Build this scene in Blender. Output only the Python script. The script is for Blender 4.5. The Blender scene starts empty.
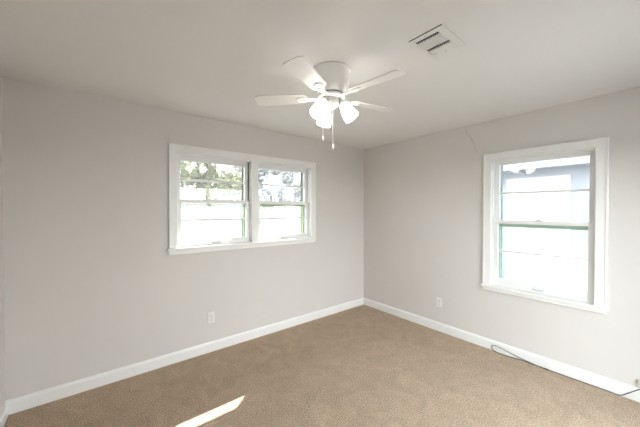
import bpy, bmesh, math, random
from mathutils import Vector, Matrix

rnd = random.Random(7)
scene = bpy.context.scene
col = scene.collection
R = math.radians
PI = math.pi

# ------------------------------------------------------------------ camera
cam_d = bpy.data.cameras.new('camera')
cam = bpy.data.objects.new('camera', cam_d)
col.objects.link(cam)
cam_d.sensor_fit = 'HORIZONTAL'
cam_d.sensor_width = 36.0
cam_d.lens = 36.0 * 277.6 / 640.0
cam_d.clip_start = 0.02
cam_d.clip_end = 500
cam.location = (-3.2714, -2.9846, 1.4887)
cam.rotation_euler = (R(90 - 0.75), 0, R(51.33 - 90))
scene.camera = cam

# ------------------------------------------------------------------ world, sun, exposure
SKY = 2.0
SUN = 8.5
world = bpy.data.worlds.new('sky')
scene.world = world
world.use_nodes = True
wn, wl = world.node_tree.nodes, world.node_tree.links
wn.clear()
w_out = wn.new('ShaderNodeOutputWorld')
w_bg = wn.new('ShaderNodeBackground')
w_tc = wn.new('ShaderNodeTexCoord')
w_sep = wn.new('ShaderNodeSeparateXYZ')
w_rmp = wn.new('ShaderNodeValToRGB')
w_rmp.color_ramp.elements[0].position = 0.0
w_rmp.color_ramp.elements[0].color = (0.98, 0.99, 1.0, 1)
w_rmp.color_ramp.elements[1].position = 0.7
w_rmp.color_ramp.elements[1].color = (0.80, 0.89, 1.0, 1)
wl.new(w_tc.outputs['Generated'], w_sep.inputs[0])
wl.new(w_sep.outputs['Z'], w_rmp.inputs[0])
wl.new(w_rmp.outputs[0], w_bg.inputs['Color'])
w_bg.inputs['Strength'].default_value = SKY
wl.new(w_bg.outputs[0], w_out.inputs['Surface'])

sun_d = bpy.data.lights.new('sun', 'SUN')
sun_d.energy = SUN
sun_d.angle = R(0.5)
sun_d.color = (1.0, 0.975, 0.95)
sun = bpy.data.objects.new('sun', sun_d)
col.objects.link(sun)
_el = R(40.2)
_az = Vector((-0.769, -0.639, 0)).normalized()
sun_dir = Vector((_az.x * math.cos(_el), _az.y * math.cos(_el), -math.sin(_el)))
sun.rotation_euler = sun_dir.to_track_quat('-Z', 'Y').to_euler()
sun.location = (6, 6, 9)


def portal(name, loc, rot, sx, sy):
    d = bpy.data.lights.new(name, 'AREA')
    d.shape = 'RECTANGLE'
    d.size, d.size_y = sx, sy
    d.cycles.is_portal = True
    o = bpy.data.objects.new(name, d)
    o.location, o.rotation_euler = loc, rot
    col.objects.link(o)


B = 3.36            # depth of the room

portal('sky_portal_double_window', (-1.86, 0.22, 1.58), (R(-90), 0, 0), 1.75, 1.0)
portal('sky_portal_single_window', (0.22, -2.21, 1.35), (R(90), 0, R(90)), 0.85, 1.4)
portal('sky_portal_fill_door', (-1.29, -B - 0.2, 1.05), (R(90), 0, 0), 1.82, 2.03)

scene.view_settings.view_transform = 'Standard'
scene.view_settings.look = 'None'
scene.view_settings.gamma = 1.0
scene.view_settings.use_curve_mapping = False
scene.view_settings.exposure = 2.5
scene.render.film_transparent = False
scene.cycles.max_bounces = 14
scene.cycles.diffuse_bounces = 9
scene.cycles.transparent_max_bounces = 16
scene.cycles.sample_clamp_indirect = 6.0
scene.cycles.caustics_reflective = False
scene.cycles.caustics_refractive = False

LAMP = 1.4

# ------------------------------------------------------------------ materials


def new_mat(name):
    m = bpy.data.materials.new(name)
    m.use_nodes = True
    nt = m.node_tree
    return m, nt.nodes, nt.links, nt.nodes['Principled BSDF']


def paint(name, c, rough=0.5, mottle=0.03, scale=6.0, bump=0.0, bump_scale=120.0, spec=0.4, metallic=0.0):
    m, n, l, b = new_mat(name)
    tc = n.new('ShaderNodeTexCoord')
    nz = n.new('ShaderNodeTexNoise')
    nz.inputs['Scale'].default_value = scale
    nz.inputs['Detail'].default_value = 4
    l.new(tc.outputs['Object'], nz.inputs['Vector'])
    rp = n.new('ShaderNodeValToRGB')
    rp.color_ramp.elements[0].position = 0.3
    rp.color_ramp.elements[1].position = 0.7
    rp.color_ramp.elements[0].color = tuple(x * (1 - mottle) for x in c) + (1,)
    rp.color_ramp.elements[1].color = tuple(min(1, x * (1 + mottle)) for x in c) + (1,)
    l.new(nz.outputs['Fac'], rp.inputs[0])
    l.new(rp.outputs[0], b.inputs['Base Color'])
    b.inputs['Roughness'].default_value = rough
    b.inputs['Metallic'].default_value = metallic
    b.inputs['Specular IOR Level'].default_value = spec
    if bump:
        nb = n.new('ShaderNodeTexNoise')
        nb.inputs['Scale'].default_value = bump_scale
        nb.inputs['Detail'].default_value = 3
        l.new(tc.outputs['Object'], nb.inputs['Vector'])
        bp = n.new('ShaderNodeBump')
        bp.inputs['Strength'].default_value = bump
        bp.inputs['Distance'].default_value = 0.004
        l.new(nb.outputs['Fac'], bp.inputs['Height'])
        l.new(bp.outputs[0], b.inputs['Normal'])
    return m


M = {}
M['wall'] = paint('greige_wall_paint', (0.675, 0.653, 0.634), 0.55, 0.012, 2.0, 0.12, 90)
M['ceiling'] = paint('ceiling_paint', (0.78, 0.77, 0.755), 0.7, 0.01, 2.0, 0.15, 70)
M['trim'] = paint('white_trim_paint', (0.85, 0.855, 0.85), 0.32, 0.01, 4.0)
M['fan_white'] = paint('white_enamel', (0.93, 0.925, 0.915), 0.2, 0.005, 3.0, spec=0.8)
M['fitter'] = paint('satin_fitter_metal', (0.50, 0.49, 0.47), 0.3, 0.01, 8.0, spec=0.6)
M['blade'] = paint('white_blade_laminate', (0.86, 0.85, 0.83), 0.4, 0.01, 8.0)
M['green'] = paint('pale_green_exterior_paint', (0.40, 0.48, 0.32), 0.5, 0.08, 14.0)
M['mint'] = paint('mint_exterior_paint', (0.44, 0.62, 0.48), 0.5, 0.06, 14.0)
M['shaded_green'] = paint('shaded_green_frame_paint', (0.20, 0.23, 0.185), 0.5, 0.06, 14.0)  # green darkened as if shaded for upper stops; also the screen frame colour
M['bluegrey'] = paint('blue_grey_exterior_paint', (0.44, 0.52, 0.55), 0.5, 0.06, 14.0)
M['metal'] = paint('dull_nickel', (0.55, 0.53, 0.50), 0.35, 0.02, 20.0, metallic=0.8)
M['dark'] = paint('dark_vent_shadow', (0.035, 0.03, 0.027), 0.8)
M['cable'] = paint('dark_grey_cable', (0.10, 0.098, 0.096), 0.45)
M['plate'] = paint('white_plastic', (0.80, 0.79, 0.77), 0.3, 0.005)
M['beige'] = paint('beige_plastic', (0.56, 0.54, 0.47), 0.4, 0.01)
M['vent'] = paint('vent_enamel', (0.74, 0.735, 0.71), 0.35, 0.01)
M['crack'] = paint('cracked_plaster', (0.42, 0.40, 0.38), 0.9)
M['underlay'] = paint('dark_underlay', (0.05, 0.045, 0.04), 0.9)
M['bark'] = paint('bark', (0.20, 0.15, 0.11), 0.9, 0.3, 5.0)
M['fascia'] = paint('blue_grey_fascia', (0.38, 0.41, 0.48), 0.6)
M['eave'] = paint('white_soffit', (0.75, 0.75, 0.74), 0.6)
M['concrete'] = paint('bounce_slab_concrete', (0.20, 0.197, 0.19), 0.8, 0.08, 3.0)
M['roofing'] = paint('grey_shingle', (0.22, 0.21, 0.20), 0.9, 0.2, 30)


def carpet_mat():
    m, n, l, b = new_mat('tan_cut_pile_carpet')
    tc = n.new('ShaderNodeTexCoord')
    # tuft scale speckle
    v = n.new('ShaderNodeTexVoronoi')
    v.inputs['Scale'].default_value = 140.0
    nz = n.new('ShaderNodeTexNoise')
    nz.inputs['Scale'].default_value = 105.0
    nz.inputs['Detail'].default_value = 3
    nz.inputs['Roughness'].default_value = 0.7
    # brushed patches
    big = n.new('ShaderNodeTexNoise')
    big.inputs['Scale'].default_value = 6.0
    big.inputs['Detail'].default_value = 5
    big.inputs['Distortion'].default_value = 1.2
    for x in (v, nz, big):
        l.new(tc.outputs['Object'], x.inputs['Vector'])
    r1 = n.new('ShaderNodeValToRGB')
    r1.color_ramp.elements[0].position = 0.30
    r1.color_ramp.elements[0].color = (0.31, 0.213, 0.132, 1)
    r1.color_ramp.elements[1].position = 0.70
    r1.color_ramp.elements[1].color = (0.82, 0.64, 0.47, 1)
    l.new(nz.outputs['Fac'], r1.inputs[0])
    r2 = n.new('ShaderNodeValToRGB')
    r2.color_ramp.elements[0].position = 0.3
    r2.color_ramp.elements[0].color = (0.88, 0.87, 0.86, 1)
    r2.color_ramp.elements[1].position = 0.7
    r2.color_ramp.elements[1].color = (1.10, 1.10, 1.10, 1)
    l.new(big.outputs['Fac'], r2.inputs[0])
    mx = n.new('ShaderNodeMix')
    mx.data_type = 'RGBA'
    mx.blend_type = 'MULTIPLY'
    mx.inputs['Factor'].default_value = 1.0
    l.new(r1.outputs[0], mx.inputs['A'])
    l.new(r2.outputs[0], mx.inputs['B'])
    l.new(mx.outputs['Result'], b.inputs['Base Color'])
    b.inputs['Roughness'].default_value = 1.0
    b.inputs['Specular IOR Level'].default_value = 0.05
    b.inputs['Sheen Weight'].default_value = 0.15
    ad = n.new('ShaderNodeMath')
    ad.operation = 'ADD'
    l.new(v.outputs['Distance'], ad.inputs[0])
    l.new(nz.outputs['Fac'], ad.inputs[1])
    bp = n.new('ShaderNodeBump')
    bp.inputs['Strength'].default_value = 0.9
    bp.inputs['Distance'].default_value = 0.012
    l.new(ad.outputs[0], bp.inputs['Height'])
    l.new(bp.outputs[0], b.inputs['Normal'])
    return m


def glass_mat():
    m, n, l, b = new_mat('window_glass')
    n.remove(b)
    out = n['Material Output']
    tr = n.new('ShaderNodeBsdfTransparent')
    tr.inputs['Color'].default_value = (0.97, 0.985, 0.975, 1)
    gl = n.new('ShaderNodeBsdfGlossy')
    gl.inputs['Roughness'].default_value = 0.01
    lw = n.new('ShaderNodeLayerWeight')
    lw.inputs['Blend'].default_value = 0.5
    pw = n.new('ShaderNodeMath')
    pw.operation = 'POWER'
    pw.inputs[1].default_value = 5.0
    l.new(lw.outputs['Facing'], pw.inputs[0])
    ma = n.new('ShaderNodeMath')
    ma.operation = 'MULTIPLY_ADD'
    ma.inputs[1].default_value = 0.9
    ma.inputs[2].default_value = 0.045
    l.new(pw.outputs[0], ma.inputs[0])
    mx = n.new('ShaderNodeMixShader')
    l.new(ma.outputs[0], mx.inputs[0])
    l.new(tr.outputs[0], mx.inputs[1])
    l.new(gl.outputs[0], mx.inputs[2])
    l.new(mx.outputs[0], out.inputs['Surface'])
    return m


def screen_mat():
    m, n, l, b = new_mat('insect_screen_mesh')
    n.remove(b)
    out = n['Material Output']
    tr = n.new('ShaderNodeBsdfTransparent')
    tl = n.new('ShaderNodeBsdfTranslucent')
    tl.inputs['Color'].default_value = (0.16, 0.16, 0.165, 1)
    mx = n.new('ShaderNodeMixShader')
    mx.inputs[0].default_value = 0.25
    l.new(tr.outputs[0], mx.inputs[1])
    l.new(tl.outputs[0], mx.inputs[2])
    l.new(mx.outputs[0], out.inputs['Surface'])
    return m


def lamp_mat(name, strength):
    m, n, l, b = new_mat(name)
    b.inputs['Base Color'].default_value = (0.9, 0.88, 0.84, 1)
    b.inputs['Roughness'].default_value = 0.3
    b.inputs['Emission Color'].default_value = (1.0, 0.96, 0.90, 1)
    b.inputs['Emission Strength'].default_value = strength
    return m


def ground_mat():
    m, n, l, b = new_mat('dry_pale_lawn')
    tc = n.new('ShaderNodeTexCoord')
    nz = n.new('ShaderNodeTexNoise')
    nz.inputs['Scale'].default_value = 0.35
    nz.inputs['Detail'].default_value = 8
    l.new(tc.outputs['Object'], nz.inputs['Vector'])
    rp = n.new('ShaderNodeValToRGB')
    rp.color_ramp.elements[0].position = 0.35
    rp.color_ramp.elements[0].color = (0.03, 0.032, 0.027, 1)
    rp.color_ramp.elements[1].position = 0.6
    rp.color_ramp.elements[1].color = (0.052, 0.052, 0.046, 1)
    l.new(nz.outputs['Fac'], rp.inputs[0])
    l.new(rp.outputs[0], b.inputs['Base Color'])
    b.inputs['Roughness'].default_value = 1.0
    return m


def leaf_mat(name, c1, c2):
    m, n, l, b = new_mat(name)
    tc = n.new('ShaderNodeTexCoord')
    nz = n.new('ShaderNodeTexNoise')
    nz.inputs['Scale'].default_value = 1.5
    nz.inputs['Detail'].default_value = 5
    l.new(tc.outputs['Object'], nz.inputs['Vector'])
    rp = n.new('ShaderNodeValToRGB')
    rp.color_ramp.elements[0].position = 0.35
    rp.color_ramp.elements[0].color = c1 + (1,)
    rp.color_ramp.elements[1].position = 0.65
    rp.color_ramp.elements[1].color = c2 + (1,)
    l.new(nz.outputs['Fac'], rp.inputs[0])
    l.new(rp.outputs[0], b.inputs['Base Color'])
    b.inputs['Roughness'].default_value = 0.6
    return m


def siding_mat(name, c):
    m, n, l, b = new_mat(name)
    tc = n.new('ShaderNodeTexCoord')
    wv = n.new('ShaderNodeTexWave')
    wv.wave_type = 'BANDS'
    wv.bands_direction = 'Z'
    wv.wave_profile = 'SAW'
    wv.inputs['Scale'].default_value = 2.2
    l.new(tc.outputs['Object'], wv.inputs['Vector'])
    bp = n.new('ShaderNodeBump')
    bp.inputs['Strength'].default_value = 0.8
    bp.inputs['Distance'].default_value = 0.02
    l.new(wv.outputs['Fac'], bp.inputs['Height'])
    l.new(bp.outputs[0], b.inputs['Normal'])
    b.inputs['Base Color'].default_value = c + (1,)
    b.inputs['Roughness'].default_value = 0.6
    return m


M['carpet'] = carpet_mat()
M['glass'] = glass_mat()
M['lamp'] = lamp_mat('lit_frosted_glass', LAMP)
M['bulb'] = lamp_mat('lit_bulb', LAMP * 4)
M['screen'] = screen_mat()
M['lawn'] = ground_mat()
M['leaf_yellow'] = leaf_mat('yellow_green_leaves', (0.15, 0.18, 0.075), (0.30, 0.29, 0.14))  # leaf greens lightened to add haze
M['leaf_hazy'] = leaf_mat('hazy_grey_green_leaves', (0.40, 0.41, 0.41), (0.52, 0.53, 0.52))  # leaf greens greyed and lightened to stand in for haze
M['siding_white'] = siding_mat('white_lap_siding', (0.80, 0.80, 0.79))
M['siding_blue'] = siding_mat('blue_grey_lap_siding', (0.42, 0.45, 0.52))

# ------------------------------------------------------------------ mesh helpers


class MB:
    """Collects shapes into one bmesh; f maps local coordinates to world ones."""

    def __init__(self, f=None):
        self.bm = bmesh.new()
        self.f = f or (lambda p: p)

    def box(self, a, b):
        x0, x1 = sorted((a[0], b[0]))
        y0, y1 = sorted((a[1], b[1]))
        z0, z1 = sorted((a[2], b[2]))
        c = [(x0, y0, z0), (x1, y0, z0), (x1, y1, z0), (x0, y1, z0), (x0, y0, z1), (x1, y0, z1), (x1, y1, z1), (x0, y1, z1)]
        v = [self.bm.verts.new(self.f(Vector(p))) for p in c]
        for q in ((0, 3, 2, 1), (4, 5, 6, 7), (0, 1, 5, 4), (1, 2, 6, 5), (2, 3, 7, 6), (3, 0, 4, 7)):
            self.bm.faces.new([v[i] for i in q])
        return self

    def prism(self, prof, p0, p1):
        """prof: points (Vectors) around p = origin, swept p0 -> p1"""
        n = len(prof)
        a = [self.bm.verts.new(self.f(Vector(p0) + Vector(q))) for q in prof]
        b = [self.bm.verts.new(self.f(Vector(p1) + Vector(q))) for q in prof]
        for i in range(n):
            j = (i + 1) % n
            self.bm.faces.new((a[i], a[j], b[j], b[i]))
        self.bm.faces.new(a[::-1])
        self.bm.faces.new(b)
        return self

    def lathe(self, prof, seg=32, mat=None, close=True):
        """prof: (r, z) list, turned about local z; mat places it"""
        mat = mat or Matrix.Identity(4)
        rings = []
        for r, z in prof:
            if r < 1e-6:
                rings.append([self.bm.verts.new(self.f(mat @ Vector((0, 0, z))))])
            else:
                rings.append([self.bm.verts.new(self.f(mat @ Vector((r * math.cos(2 * PI * k / seg), r * math.sin(2 * PI * k / seg), z)))) for k in range(seg)])
        for a, b in zip(rings, rings[1:]):
            for k in range(seg):
                k2 = (k + 1) % seg
                if len(a) == 1 and len(b) == 1:
                    continue
                if len(a) == 1:
                    self.bm.faces.new((a[0], b[k], b[k2]))
                elif len(b) == 1:
                    self.bm.faces.new((a[k], a[k2], b[0]))
                else:
                    self.bm.faces.new((a[k], a[k2], b[k2], b[k]))
        return self

    def tube(self, pts, r, seg=10, smooth_n=0):
        pts = [Vector(p) for p in pts]
        if smooth_n:
            out = []
            P = [pts[0] * 2 - pts[1]] + pts + [pts[-1] * 2 - pts[-2]]
            for i in range(1, len(P) - 2):
                for k in range(smooth_n):
                    t = k / smooth_n
                    a, b, c, d = P[i - 1], P[i], P[i + 1], P[i + 2]
                    out.append(0.5 * ((2 * b) + (c - a) * t + (2 * a - 5 * b + 4 * c - d) * t * t + (3 * b - a - 3 * c + d) * t ** 3))
            out.append(pts[-1])
            pts = out
        rad = r if isinstance(r, (list, tuple)) else [r] * len(pts)
        rings = []
        up = Vector((0, 0, 1))
        prev = None
        for i, p in enumerate(pts):
            t = (pts[min(i + 1, len(pts) - 1)] - pts[max(i - 1, 0)]).normalized()
            if prev is None:
                n = t.cross(up)
                if n.length < 1e-3:
                    n = t.cross(Vector((1, 0, 0)))
            else:
                n = prev - t * prev.dot(t)
            n.normalize()
            prev = n
            b = t.cross(n)
            rr = rad[min(i, len(rad) - 1)]
            rings.append([self.bm.verts.new(self.f(p + rr * (math.cos(2 * PI * k / seg) * n + math.sin(2 * PI * k / seg) * b))) for k in range(seg)])
        for a, b in zip(rings, rings[1:]):
            for k in range(seg):
                k2 = (k + 1) % seg
                self.bm.faces.new((a[k], a[k2], b[k2], b[k]))
        self.bm.faces.new(rings[0][::-1])
        self.bm.faces.new(rings[-1])
        return self

    def build(self, name, mat, parent=None, bevel=0.0, smooth=False, segs=2):
        bmesh.ops.recalc_face_normals(self.bm, faces=self.bm.faces)
        me = bpy.data.meshes.new(name)
        self.bm.to_mesh(me)
        self.bm.free()
        me.materials.append(mat)
        o = bpy.data.objects.new(name, me)
        col.objects.link(o)
        if parent is not None:
            o.parent = parent
        if smooth:
            for p in me.polygons:
                p.use_smooth = True
            me.set_sharp_from_angle(angle=R(40))
        if bevel:
            bv = o.modifiers.new('edge', 'BEVEL')
            bv.width = bevel
            bv.segments = segs
            bv.limit_method = 'ANGLE'
        return o


def empty(name, loc=(0, 0, 0), rz=0.0):
    o = bpy.data.objects.new(name, None)
    col.objects.link(o)
    o.location = loc
    o.rotation_euler = (0, 0, rz)
    o.empty_display_size = 0.1
    return o


def tag(o, label, cat, kind=None, group=None):
    o['label'] = label
    o['category'] = cat
    if kind:
        o['kind'] = kind
    if group:
        o['group'] = group
    return o


def S(o, label, cat):
    return tag(o, label, cat, 'structure')


# ------------------------------------------------------------------ room shell
H = 2.44
L = 3.804           # length of the wall with the double window
T = 0.18            # wall thickness

# openings
AU0, AU1, AZ0, AZ1 = -2.690, -1.028, 1.098, 2.072     # double window
BU0, BU1, BZ0, BZ1 = -2.632, -1.796, 0.668, 2.032     # single window

m = MB()
m.box((-L - T, 0, -0.1), (AU0, T, H)).box((AU1, 0, -0.1), (T, T, H))
m.box((AU0, 0, -0.1), (AU1, T, AZ0)).box((AU0, 0, AZ1), (AU1, T, H))
S(m.build('wall_back', M['wall']), 'long greige wall holding the white double window', 'wall')

m = MB()
m.box((0, -B - T, -0.1), (T, BU0, H)).box((0, BU1, -0.1), (T, 0, H))
m.box((0, BU0, -0.1), (T, BU1, BZ0)).box((0, BU0, BZ1), (T, BU1, H))
wall_right = S(m.build('wall_right', M['wall']), 'greige wall on the right holding the tall single window', 'wall')

S(MB().box((-L - T, -B - T, -0.1), (-L, 0, H)).build('wall_left', M['wall']), 'greige side wall showing as a sliver at the left edge', 'wall')
CU0, CU1, CZ0, CZ1 = -2.20, -0.38, 0.03, 2.06            # opening for the added fill-light door behind the camera
m = MB()
m.box((-L, -B - T, -0.1), (CU0, -B, H)).box((CU1, -B - T, -0.1), (0, -B, H))
m.box((CU0, -B - T, -0.1), (CU1, -B, CZ0)).box((CU0, -B - T, CZ1), (CU1, -B, H))
S(m.build('wall_front', M['wall']), 'greige wall across the room from the double window', 'wall')
S(MB().box((-L - T, -B - T, H), (T, T, H + 0.1)).build('ceiling', M['ceiling']), 'smooth off-white ceiling over the room', 'ceiling')

fl = MB().box((-L + 0.022, -B, -0.03), (0, 0, 0)).build('floor', M['carpet'])
S(fl, 'tan cut-pile carpet floor with a streak of sunlight', 'floor')
MB().box((-L, -B, -0.1), (0, 0, -0.031)).build('subfloor', M['underlay'], fl)

# crack in the plaster above the single window
m = MB()
pts = [(0.001, -1.540, 2.438), (0.001, -1.552, 2.39), (0.001, -1.562, 2.355), (0.001, -1.592, 2.315), (0.001, -1.614, 2.272), (0.001, -1.634, 2.235), (0.001, -1.640, 2.185), (0.001, -1.655, 2.14), (0.001, -1.664, 2.112)]
m.tube(pts, [0.0016, 0.002, 0.0024, 0.002, 0.0024, 0.0022, 0.002, 0.0018, 0.0012], 6)
m.build('crack', M['crack'], wall_right)

# baseboards: profile of (out, up)
BB = 0.104
prof = [(0, 0), (0.016, 0), (0.016, BB - 0.022), (0.013, BB - 0.012), (0.008, BB - 0.006), (0.006, BB), (0, BB)]
m = MB().prism([Vector((0, -a, b)) for a, b in prof], (-L, 0, 0.0), (0, 0, 0.0))
S(m.build('baseboard_back', M['trim']), 'white baseboard along the wall below the double window', 'baseboard')
m = MB().prism([Vector((-a, 0, b)) for a, b in prof], (0, -0.016, 0.0), (0, -B, 0.0))
S(m.build('baseboard_right', M['trim']), 'white baseboard along the right wall behind the dark cable', 'baseboard')
m = MB().prism([Vector((a, 0, b)) for a, b in prof], (-L, -0.016, -0.03), (-L, -B, -0.03))
S(m.build('baseboard_left', M['trim']), 'short end of white baseboard at the left edge', 'baseboard')
m = MB().prism([Vector((0, a, b)) for a, b in prof], (-L + 0.016, -B, 0), (-2.27, -B, 0))
S(m.build('baseboard_front', M['trim']), 'white baseboard across the room from the double window', 'baseboard')

# ------------------------------------------------------------------ windows (local axes: u along the wall, d outwards, z up)


def fA(p):
    return Vector((p[0], p[1], p[2]))


def fB(p):
    return Vector((p[1], p[0], p[2]))


def sash(parent, f, name, u0, u1, z0, z1, d0, d1, stile, top, bot, mz, lock=None, lift=None):
    """one sash with rails and stiles, horizontal muntin and its glass"""
    m = MB(f)
    m.box((u0, d0, z0), (u0 + stile, d1, z1)).box((u1 - stile, d0, z0), (u1, d1, z1))
    m.box((u0 + stile, d0, z1 - top), (u1 - stile, d1, z1)).box((u0 + stile, d0, z0), (u1 - stile, d1, z0 + bot))
    s = m.build(name, M['trim'], parent, 0.0025)
    dm = (d0 + d1) / 2
    MB(f).box((u0 + stile - 0.003, d0 + 0.003, mz - 0.009), (u1 - stile + 0.003, d1 - 0.003, mz + 0.009)).build('muntin', M['trim'], s, 0.002)
    MB(f).box((u0 + stile - 0.004, dm - 0.0015, z0 + bot - 0.004), (u1 - stile + 0.004, dm + 0.0015, z1 - top + 0.004)).build('glass_pane', M['glass'], s)
    uc = (u0 + u1) / 2
    if lock:
        k = MB(f).box((uc - 0.026, d0 - 0.002, z1), (uc + 0.026, d0 + 0.024, z1 + 0.007))
        k.box((uc - 0.010, d0 + 0.004, z1 + 0.007), (uc + 0.010, d0 + 0.020, z1 + 0.016))
        k.box((uc - 0.004, d0 - 0.004, z1 + 0.010), (uc + 0.030, d0 + 0.008, z1 + 0.016))
        k.build('sash_lock', M['metal'], s, 0.0015)
    if lift:
        k = MB(f)
        pts = [(uc - 0.042, d0 + 0.001, z0 + lift), (uc - 0.036, d0 - 0.014, z0 + lift), (uc - 0.018, d0 - 0.021, z0 + lift - 0.003),
               (uc + 0.018, d0 - 0.021, z0 + lift - 0.003), (uc + 0.036, d0 - 0.014, z0 + lift), (uc + 0.042, d0 + 0.001, z0 + lift)]
        k.tube(pts, 0.0042, 8, 3)
        k.build('sash_lift', M['metal'], s, 0, True)
    return s


def unit(parent, f, u0, u1, z0, z1, meet, stile, toprail, botrail, mz_up, mz_lo, upper_paint, lower_paint, lift):
    """one double-hung opening between u0..u1, z0..z1"""
    # jamb liner with parting stops
    m = MB(f)
    t = 0.02
    m.box((u0 - t, 0.0, z0 - 0.005), (u0, 0.118, z1 + t)).box((u1, 0.0, z0 - 0.005), (u1 + t, 0.118, z1 + t)).box((u0, 0.0, z1), (u1, 0.118, z1 + t))
    m.box((u0, 0.010, z0), (u0 + 0.010, 0.028, z1)).box((u1 - 0.010, 0.010, z0), (u1, 0.028, z1)).box((u0 + 0.010, 0.010, z1 - 0.012), (u1 - 0.010, 0.028, z1))
    m.build('jamb', M['trim'], parent, 0.002)
    MB(f).box((u0 - t, 0.0, z0 - 0.02), (u1 + t, 0.185, z0)).build('inner_sill', M['trim'], parent, 0.002)
    # exterior stop: colours differ at the meeting rail; double window's upper green darkened for shade
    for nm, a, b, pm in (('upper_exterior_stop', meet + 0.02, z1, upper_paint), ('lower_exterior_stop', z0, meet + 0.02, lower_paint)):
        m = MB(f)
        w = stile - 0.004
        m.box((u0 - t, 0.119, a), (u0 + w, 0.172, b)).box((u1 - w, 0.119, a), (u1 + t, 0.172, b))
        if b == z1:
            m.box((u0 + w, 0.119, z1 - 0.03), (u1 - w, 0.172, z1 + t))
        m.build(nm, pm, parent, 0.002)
    m = MB(f)
    m.box((u0 + 0.0005, 0.071, z0), (u0 + 0.012, 0.106, meet - 0.04)).box((u1 - 0.012, 0.071, z0), (u1 - 0.0005, 0.106, meet - 0.04))
    m.build('sash_track', lower_paint, parent, 0.001)
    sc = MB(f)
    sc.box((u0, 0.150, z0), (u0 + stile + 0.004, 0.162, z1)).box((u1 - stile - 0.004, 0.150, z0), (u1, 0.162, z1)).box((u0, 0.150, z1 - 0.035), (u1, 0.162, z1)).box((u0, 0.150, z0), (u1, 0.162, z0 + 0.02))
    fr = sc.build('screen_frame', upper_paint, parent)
    MB(f).box((u0 + stile, 0.1555, z0 + 0.018), (u1 - stile, 0.1559, z1 - 0.033)).build('insect_screen', M['screen'], fr)
    up = sash(parent, f, 'upper_sash', u0 + 0.001, u1 - 0.001, meet - 0.022, z1 - 0.0005, 0.072, 0.106, stile, toprail, 0.040, mz_up)
    # painted underside rail of the upper sash seen below the meeting rail
    MB(f).box((u0 + 0.014, 0.0715, meet - 0.052), (u1 - 0.014, 0.1065, meet - 0.0225)).build('weather_rail', lower_paint, up, 0.002)
    sash(parent, f, 'lower_sash', u0 + 0.001, u1 - 0.001, z0 + 0.001, meet + 0.018, 0.034, 0.068, stile, 0.034, botrail, mz_lo, lock=True, lift=lift)


# double window in the back wall
w1 = empty('window_1', (0, 0, 0))
S(w1, 'white double window with two side-by-side sash pairs, trees outside', 'window')
ci0, ci1, cz0, cz1 = -2.668, -1.050, 1.118, 2.050
CW = 0.074
m = MB(fA)
m.box((ci0 - CW, -0.020, cz0), (ci0, 0.0, cz1 + CW)).box((ci1, -0.020, cz0), (ci1 + CW + 0.006, 0.0, cz1 + CW)).box((ci0, -0.020, cz1), (ci1, 0.0, cz1 + CW))
m.box((ci0 - CW, -0.025, cz0), (ci0 - CW + 0.014, -0.020, cz1 + CW)).box((ci1 + CW - 0.008, -0.025, cz0), (ci1 + CW + 0.006, -0.020, cz1 + CW))
m.box((ci0 - CW + 0.014, -0.025, cz1 + CW - 0.014), (ci1 + CW - 0.008, -0.020, cz1 + CW))
m.build('casing', M['trim'], w1, 0.003)
MB(fA).box((-1.894, -0.020, cz0), (-1.812, 0.118, cz1)).build('mullion', M['trim'], w1, 0.003)
MB(fA).box((ci0 - CW - 0.018, -0.042, cz0 - 0.024), (ci1 + CW + 0.006, 0.0, cz0)).build('stool', M['trim'], w1, 0.004)
MB(fA).box((ci0 - CW - 0.006, -0.020, 1.052), (ci1 + CW, 0.0, cz0 - 0.024)).build('apron', M['trim'], w1, 0.004)
unit(w1, fA, -2.668, -1.894, cz0, cz1, 1.578, 0.044, 0.062, 0.058, 1.795, 1.386, M['shaded_green'], M['green'], 0.020)
unit(w1, fA, -1.812, -1.050, cz0, cz1, 1.578, 0.044, 0.062, 0.060, 1.795, 1.386, M['shaded_green'], M['green'], 0.020)

# single window in the right wall
w2 = empty('window_2', (0, 0, 0))
S(w2, 'tall white single sash window over the cable, pale house outside', 'window')
bi0, bi1, bz0, bz1 = -2.610, -1.818, 0.688, 2.010
m = MB(fB)
m.box((bi0 - CW, -0.020, bz0), (bi0, 0.0, bz1 + CW)).box((bi1, -0.020, bz0), (bi1 + CW, 0.0, bz1 + CW)).box((bi0, -0.020, bz1), (bi1, 0.0, bz1 + CW))
m.box((bi0 - CW, -0.025, bz0), (bi0 - CW + 0.014, -0.020, bz1 + CW)).box((bi1 + CW - 0.014, -0.025, bz0), (bi1 + CW, -0.020, bz1 + CW))
m.box((bi0 - CW + 0.014, -0.025, bz1 + CW - 0.014), (bi1 + CW - 0.014, -0.020, bz1 + CW))
m.build('casing', M['trim'], w2, 0.003)
MB(fB).box((bi0 - CW - 0.012, -0.042, bz0 - 0.024), (bi1 + CW + 0.014, 0.0, bz0)).build('stool', M['trim'], w2, 0.004)
MB(fB).box((bi0 - CW, -0.020, bz0 - 0.058), (bi1 + CW + 0.004, 0.0, bz0 - 0.024)).build('apron', M['trim'], w2, 0.004)
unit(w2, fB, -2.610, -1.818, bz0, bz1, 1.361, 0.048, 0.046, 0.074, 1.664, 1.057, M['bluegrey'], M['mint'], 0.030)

# unseen glazed door added behind the camera to let in fill daylight
d1 = empty('fill_door', (0, 0, 0))
S(d1, 'unseen white glazed door added for fill light across from the double window', 'door')


def fC(p):
    return Vector((p[0], -B - p[1], p[2]))


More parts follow.
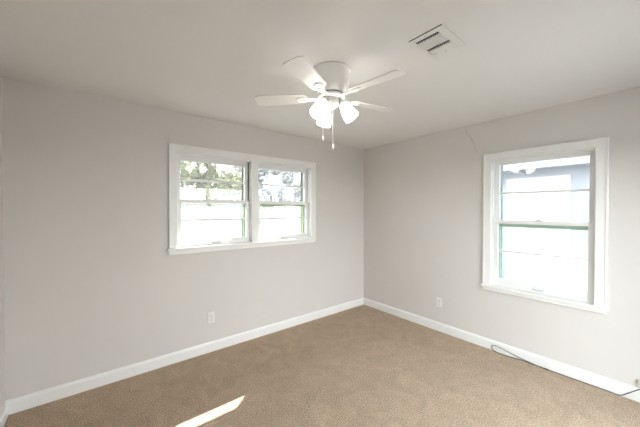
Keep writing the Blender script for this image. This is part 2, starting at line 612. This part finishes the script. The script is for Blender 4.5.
m = MB(fC)
m.box((CU0 - 0.06, -0.02, 0), (CU0 + 0.02, 0, CZ1 + 0.06)).box((CU1 - 0.02, -0.02, 0), (CU1 + 0.06, 0, CZ1 + 0.06)).box((CU0 + 0.02, -0.02, CZ1 - 0.02), (CU1 - 0.02, 0, CZ1 + 0.06))
m.box((CU0, 0, CZ0), (CU0 + 0.02, T, CZ1)).box((CU1 - 0.02, 0, CZ0), (CU1, T, CZ1)).box((CU0 + 0.02, 0, CZ1 - 0.02), (CU1 - 0.02, T, CZ1)).box((CU0 + 0.02, 0, CZ0), (CU1 - 0.02, T, CZ0 + 0.02))
m.build('casing', M['trim'], d1, 0.003)
cm = (CU0 + CU1) / 2
for a, b, y in ((CU0 + 0.02, cm + 0.03, 0.06), (cm - 0.03, CU1 - 0.02, 0.11)):
    m = MB(fC)
    m.box((a, y, CZ0 + 0.02), (a + 0.06, y + 0.035, CZ1 - 0.02)).box((b - 0.06, y, CZ0 + 0.02), (b, y + 0.035, CZ1 - 0.02))
    m.box((a + 0.06, y, CZ0 + 0.02), (b - 0.06, y + 0.035, CZ0 + 0.10)).box((a + 0.06, y, CZ1 - 0.08), (b - 0.06, y + 0.035, CZ1 - 0.02))
    pn = m.build('sliding_panel', M['trim'], d1, 0.003)
    MB(fC).box((a + 0.055, y + 0.015, CZ0 + 0.095), (b - 0.055, y + 0.02, CZ1 - 0.075)).build('glass_pane', M['glass'], pn)

# ------------------------------------------------------------------ ceiling fan
FX, FY = -2.010, -1.530
fan = empty('ceiling_fan', (FX, FY, H), R(51.33 - 90))
tag(fan, 'white flush-mount ceiling fan with five blades and three lit glass shades', 'ceiling fan')

# z below is measured down from the ceiling
MB().lathe([(0, 0), (0.128, 0), (0.137, -0.004), (0.138, -0.014), (0.132, -0.024), (0.130, -0.05), (0.124, -0.09), (0.112, -0.13), (0.101, -0.152),
            (0.098, -0.158), (0.090, -0.160), (0, -0.160)], 48).build('motor_housing', M['fan_white'], fan, 0, True)
MB().lathe([(0, -0.159), (0.086, -0.159), (0.086, -0.169), (0, -0.169)], 40).build('housing_seam', M['dark'], fan, 0, True)
MB().lathe([(0, -0.168), (0.092, -0.168), (0.095, -0.172), (0.095, -0.186), (0.090, -0.190), (0, -0.190)], 40).build('flywheel', M['fan_white'], fan, 0, True)
kit = MB().lathe([(0, -0.190), (0.052, -0.190), (0.060, -0.200), (0.062, -0.216), (0.054, -0.236), (0.036, -0.250), (0.018, -0.258), (0.010, -0.268), (0, -0.270)], 36).build('light_kit', M['fitter'], fan, 0, True)


def blade_outline(r0, r1, w0, w1):
    pts = []
    n = 10
    for k in range(n + 1):           # rounded tip
        a = -PI / 2 + PI * k / n
        ca, sa = math.cos(a), math.sin(a)
        ex = 0.55
        pts.append((r1 - 0.045 + 0.045 * math.copysign(abs(ca) ** ex, ca), w1 / 2 * math.copysign(abs(sa) ** ex, sa)))
    for k in range(n + 1):           # rounded root
        a = PI / 2 + PI * k / n
        ca, sa = math.cos(a), math.sin(a)
        pts.append((r0 + 0.03 + 0.03 * ca, w0 / 2 * math.copysign(abs(sa) ** 0.7, sa)))
    return pts


BZ = -0.180
for k in range(5):
    th = R(-43 + 72 * k)
    mat = Matrix.Rotation(th, 4, 'Z') @ Matrix.Translation((0, 0, BZ)) @ Matrix.Rotation(R(11), 4, 'X')
    mb = MB()
    pts = blade_outline(0.165, 0.535, 0.100, 0.126)
    lo = [mb.bm.verts.new(mat @ Vector((x, y, 0.0))) for x, y in pts]
    hi = [mb.bm.verts.new(mat @ Vector((x, y, 0.006))) for x, y in pts]
    mb.bm.faces.new(lo[::-1])
    mb.bm.faces.new(hi)
    for i in range(len(pts)):
        j = (i + 1) % len(pts)
        mb.bm.faces.new((lo[i], lo[j], hi[j], hi[i]))
    bl = mb.build('blade', M['blade'], fan, 0.0015)
    # blade iron: arm, oval medallion ring and two screws, under the blade
    ib = MB(lambda p, mat=mat: mat @ Vector(p))
    ib.box((0.082, -0.016, -0.010), (0.150, 0.016, -0.001))
    ring = [(0.195 + 0.050 * math.cos(2 * PI * q / 20), 0.030 * math.sin(2 * PI * q / 20)) for q in range(20)]
    inn = [(0.198 + 0.028 * math.cos(2 * PI * q / 20), 0.014 * math.sin(2 * PI * q / 20)) for q in range(20)]
    v = [[ib.bm.verts.new(mat @ Vector((x, y, z))) for x, y in rr] for rr, z in ((ring, -0.001), (ring, -0.009), (inn, -0.011), (inn, -0.001))]
    for a in range(4):
        for q in range(20):
            q2 = (q + 1) % 20
            ib.bm.faces.new((v[a][q], v[a][q2], v[(a + 1) % 4][q2], v[(a + 1) % 4][q]))
    iron = ib.build('blade_iron', M['fan_white'], bl, 0.0015)

SH = [(0.021, 0.004), (0.023, 0.0), (0.026, -0.008), (0.033, -0.024), (0.041, -0.048), (0.047, -0.074), (0.051, -0.100), (0.053, -0.120),
      (0.050, -0.120), (0.048, -0.100), (0.044, -0.074), (0.038, -0.048), (0.030, -0.024), (0.024, -0.008), (0.021, 0.0)]
for k in range(3):
    th = R(-10 + 120 * k)
    # neck leaves the fitter outwards and down
    mat = Matrix.Rotation(th, 4, 'Z') @ Matrix.Translation((0.078, 0, -0.226)) @ Matrix.Rotation(R(-34), 4, 'Y')
    arm = MB().lathe([(0, 0.034), (0.017, 0.034), (0.017, 0.012), (0.025, 0.008), (0.025, -0.006), (0, -0.006)], 20, mat)
    arm.build('shade_holder', M['fitter'], kit, 0, True)
    sh = MB().lathe(SH, 28, mat).build('lamp_shade', M['lamp'], fan, 0, True)
    MB().lathe([(0, -0.004), (0.012, -0.004), (0.013, -0.03), (0.022, -0.055), (0.026, -0.072), (0.021, -0.090), (0, -0.098)], 20, mat).build('bulb', M['bulb'], sh, 0, True)

for (x, y, zb) in ((-0.056, 0.02, -0.468), (0.012, 0.01, -0.527)):
    ch = MB()
    z = -0.236
    n = int((z - zb) / 0.012)
    ch.tube([(x, y, z), (x, y, zb + 0.03)], 0.0016, 6)
    for q in range(n - 2):
        ch.lathe([(0, 0.0028), (0.0028, 0), (0, -0.0028)], 6, Matrix.Translation((x, y, z - 0.012 * q)))
    pc = ch.build('pull_chain', M['fan_white'], fan, 0, False)
    MB().lathe([(0, 0.036), (0.003, 0.035), (0.005, 0.028), (0.0095, 0.016), (0.0105, 0.008), (0.008, 0.001), (0, 0)], 14, Matrix.Translation((x, y, zb))).build('pull_knob', M['fan_white'], pc, 0, True)

# ------------------------------------------------------------------ ceiling vent
VX0, VX1, VY0, VY1 = -1.892, -1.612, -2.258, -2.062
vt = empty('ceiling_vent', ((VX0 + VX1) / 2, (VY0 + VY1) / 2, H))
tag(vt, 'white stamped metal air register on the ceiling with dark slots', 'vent')
cx, cy = vt.location.x, vt.location.y


def fV(p):
    # the plate hangs a little open along its long edge away from the single window
    x, y, z = p
    return Vector((x - cx, y - cy, z - H - 0.0035 * (VX1 - x) / (VX1 - VX0)))


slots = [(-1.856, -1.832), (-1.738, -1.712)]
sy0, sy1 = -2.216, -2.082
m = MB(fV)
zt, zb = H - 0.0005, H - 0.0035
xs = [VX0, slots[0][0], slots[0][1], slots[1][0], slots[1][1], VX1]
m.box((VX0, VY0, zb), (VX1, sy0, zt)).box((VX0, sy1, zb), (VX1, VY1, zt))
for a, b in ((0, 1), (2, 3), (4, 5)):
    m.box((xs[a], sy0, zb), (xs[b], sy1, zt))
m.build('faceplate', M['vent'], vt, 0.0015)
MB(fV).box((VX0 + 0.002, VY0 + 0.004, H), (VX0 + 0.006, VY1 - 0.004, H + 0.0036)).build('gap_shadow', M['dark'], vt)  # dark strip standing in for the shadow under the lifted plate edge
for a, b in slots:                       # short vanes standing in each dark slot
    MB(fV).box((a + 0.0005, sy0, H - 0.0012), (b - 0.0005, sy1, H + 0.0005)).build('slot_shadow', M['dark'], vt)  # flat dark strip in place of the shadowed opening behind the slot
    m = MB(fV)
    for q in range(12):
        y = sy0 + (q + 0.5) * (sy1 - sy0) / 12
        m.box((a + 0.013, y - 0.0018, zb + 0.0008), (b, y + 0.002, zt - 0.001))
    m.build('vanes', M['vent'], vt)
m = MB(fV)
for i in range(8):                       # pressed dimples between the slots
    for j in range(5):
        x = -1.820 + j * 0.0185
        y = sy0 + (i + 0.5) * (sy1 - sy0) / 8
        m.box((x - 0.004, y - 0.006, zb - 0.002), (x + 0.004, y + 0.006, zb))
m.build('louver', M['vent'], vt, 0.0015)
for x, y in ((-1.872, -2.15), (-1.64, -2.15)):
    MB(fV).lathe([(0, zb - 0.002), (0.004, zb - 0.0015), (0.0055, zb), (0, zb)], 12, Matrix.Translation((x, y, 0))).build('screw', M['metal'], vt, 0, True)
m = MB(fV).tube([(-1.712, -2.083, zb - 0.001), (-1.69, -2.083, zb - 0.004), (-1.672, -2.093, zb - 0.004), (-1.664, -2.106, zb - 0.002)], 0.0016, 6, 4)
m.build('damper_wire', M['metal'], vt, 0, True)

# ------------------------------------------------------------------ outlets, wall jack, cable


def outlet(name, f, u, z, label):
    t = empty(name, f(Vector((u, 0, z))))
    tag(t, label, 'outlet')
    o = t.location.copy()
    g = lambda p: f(Vector(p)) - o
    MB(g).box((u - 0.036, -0.006, z - 0.058), (u + 0.036, 0, z + 0.058)).build('cover_plate', M['plate'], t, 0.003)
    for dz in (-0.0205, 0.0205):
        r = MB(g).box((u - 0.0165, -0.0085, z + dz - 0.0145), (u + 0.0165, -0.006, z + dz + 0.0145)).build('receptacle', M['plate'], t, 0.002)
        k = MB(g)
        k.box((u - 0.0085, -0.0088, z + dz - 0.002), (u - 0.0055, -0.0084, z + dz + 0.008))
        k.box((u + 0.0055, -0.0088, z + dz - 0.001), (u + 0.0085, -0.0084, z + dz + 0.007))
        k.box((u - 0.003, -0.0088, z + dz - 0.011), (u + 0.003, -0.0084, z + dz - 0.006))
        k.build('slots', M['dark'], r)
    MB(g).box((u - 0.003, -0.0075, z - 0.003), (u + 0.003, -0.006, z + 0.003)).build('screw', M['metal'], t, 0.001)


outlet('wall_outlet', fA, -2.349, 0.356, 'white duplex outlet on the wall below the double window')
outlet('wall_outlet', fB, -1.247, 0.352, 'white duplex outlet on the right wall, left of the single window')

j = empty('wall_jack', (0, -2.888, 0.152))
tag(j, 'small beige cable jack just above the baseboard at the right edge', 'wall jack')
MB().box((-0.020, -0.034, -0.022), (0, 0.034, 0.024)).build('jack_body', M['beige'], j, 0.004)
MB().box((-0.0215, -0.010, -0.016), (-0.020, 0.010, -0.002)).build('port', M['dark'], j)

cb = empty('cable', (-0.03, -2.30, 0.0))
tag(cb, 'thin dark grey cable looped on the carpet against the right baseboard', 'cable')
pts = [(-0.026, -2.884, 0.130), (-0.032, -2.880, 0.118), (-0.024, -2.866, 0.104), (-0.0205, -2.838, 0.075), (-0.0205, -2.802, 0.038), (-0.021, -2.765, 0.006), (-0.021, -2.70, 0.0045),
       (-0.021, -2.55, 0.0045), (-0.021, -2.40, 0.0045), (-0.022, -2.29, 0.006), (-0.024, -2.20, 0.008), (-0.028, -2.09, 0.010), (-0.036, -2.02, 0.006),
       (-0.049, -1.97, 0.005), (-0.042, -1.915, 0.005), (-0.032, -1.875, 0.006), (-0.024, -1.850, 0.014), (-0.022, -1.838, 0.034), (-0.021, -1.848, 0.054),
       (-0.0205, -1.875, 0.062), (-0.0205, -1.92, 0.056), (-0.0205, -2.005, 0.040), (-0.021, -2.085, 0.024), (-0.026, -2.17, 0.015), (-0.030, -2.24, 0.010), (-0.030, -2.285, 0.008)]
off = Vector(cb.location)
MB(lambda p: p - off).tube(pts, 0.0031, 8, 6).build('cord', M['cable'], cb, 0, True)
MB(lambda p: p - off).tube([(-0.030, -2.280, 0.008), (-0.030, -2.300, 0.008), (-0.031, -2.318, 0.0085)], 0.006, 10).build('plug', M['cable'], cb, 0, True)

# ------------------------------------------------------------------ outside
gr = MB().box((-60, -60, -0.6), (120, 160, -0.40)).build('ground', M['lawn'])
S(gr, 'sunlit pale lawn seen through the windows', 'ground')
S(MB().box((-9, -14, -0.42), (9, -B - T - 0.01, -0.12)).build('bounce_slab', M['concrete']), 'unseen pale concrete slab added to bounce sunlight through the added door', 'bounce_slab')  # added ground slab that bounces sunlight indoors
# roof overhang cutting sunlight in the double window, then an added sun blocker
m = MB().box((-L - 1.0, T, 2.45), (1.3, 0.836, 2.60))
S(m.build('trim_1', M['eave']), 'eave board above the double window outside', 'eave')
m = MB().box((T, -B - 1.2, 2.45), (1.75, T, 2.60))  # unseen overhang added to keep direct sun out of the single window
S(m.build('sun_block_eave', M['eave']), 'unseen eave added to block direct sun at the single window', 'eave')

# neighbouring house across from the single window
nh = empty('neighbouring_house', (4.2, -1.0, -0.40))
tag(nh, 'pale lap-sided house seen through the tall single window', 'house')
MB().box((0, -5.0, 0), (6.0, 6.0, 2.89)).build('wall', M['siding_blue'], nh)
MB().box((-0.035, -0.76, 0), (0, 0.36, 2.60)).build('white_panel', M['siding_white'], nh, 0.005)['label'] = 'white sided bay between blue-grey walls'
MB().box((-0.05, -5.0, 0), (0, -0.76, 1.20)).build('wainscot', M['siding_white'], nh, 0.004)
MB().box((-0.55, -5.3, 2.74), (-0.48, 6.3, 2.90)).build('fascia', M['fascia'], nh)
MB().box((-0.48, -5.3, 2.78), (0, 6.3, 2.82)).build('soffit', M['eave'], nh)
m = MB().prism([Vector((-0.55, 0, 2.90)), Vector((6.5, 0, 2.90)), Vector((3.0, 0, 3.35))], (0, -5.3, 0), (0, 6.3, 0))
m.build('roof', M['roofing'], nh)


def tree(name, x, y, h, cr, cz, n, leaf, mat, label, rx=1.0, lean=0.0, trunk=0.22, seed=0):
    r = random.Random(seed)
    t = empty(name, (x, y, -0.40))
    tag(t, label, 'tree')
    tr = MB()
    tr.tube([(0, 0, 0), (lean * 0.3, 0, h * 0.25), (lean * 0.7, 0.1, h * 0.5), (lean, 0, h * 0.8)], [trunk] * 4 + [trunk * 0.8] * 4 + [trunk * 0.5] * 5, 8, 4)
    for k in range(7):
        a = 2 * PI * k / 7 + r.random()
        z0 = h * (0.3 + 0.06 * k)
        tr.tube([(lean * 0.5, 0, z0), (lean * 0.5 + cr * 0.35 * math.cos(a), cr * 0.35 * math.sin(a), z0 + cr * 0.3), (lean * 0.5 + cr * 0.75 * math.cos(a), cr * 0.75 * math.sin(a), z0 + cr * 0.5)],
                [trunk * 0.4, trunk * 0.25, trunk * 0.12], 6)
    tr.build('trunk', M['bark'], t, 0, True)
    cl = [(Vector((r.uniform(-1, 1) * cr * rx * 0.8 + lean, r.uniform(-1, 1) * cr * 0.8, cz + r.uniform(-0.85, 1) * cr * 0.8)), cr * r.uniform(0.22, 0.42)) for _ in range(26)]
    bm = bmesh.new()
    for _ in range(n):
        c, rad = r.choice(cl)
        d = Vector((r.gauss(0, 1), r.gauss(0, 1), r.gauss(0, 1))).normalized() * rad * r.random() ** 0.4
        p = c + d
        u = Vector((r.gauss(0, 1), r.gauss(0, 1), r.gauss(0, 0.6))).normalized()
        v = u.cross(Vector((r.gauss(0, 1), r.gauss(0, 1), r.gauss(0, 1)))).normalized()
        s = leaf * r.uniform(0.6, 1.3)
        bm.faces.new([bm.verts.new(p + u * s), bm.verts.new(p + v * s * 0.5), bm.verts.new(p - u * s), bm.verts.new(p - v * s * 0.5)])
    me = bpy.data.meshes.new('crown')
    bm.to_mesh(me)
    bm.free()
    me.materials.append(mat)
    o = bpy.data.objects.new('crown', me)
    col.objects.link(o)
    o.parent = t
    o['kind'] = 'stuff'
    return t


tree('leafy_tree', 7.0, 33, 9.5, 5.0, 6.3, 11000, 0.27, M['leaf_yellow'], 'large yellow-green leafy tree in the left half of the double window', 1.05, 0.6, 0.20, 3)
tree('shade_tree', 25, 48, 11, 6.0, 7.2, 11000, 0.40, M['leaf_hazy'], 'hazy grey-green tree seen through the right half of the double window', 1.2, -0.5, 0.22, 5)
tree('distant_tree', 2, 66, 9, 5.0, 5.2, 2600, 0.36, M['leaf_hazy'], 'distant low tree at the far left of the double window view', 1.6, 0.3, 0.25, 8)
tree('boundary_tree', 33, 78, 8, 4.2, 4.4, 2400, 0.36, M['leaf_hazy'], 'distant tree on the horizon between the two window halves', 1.7, 0.0, 0.25, 11)
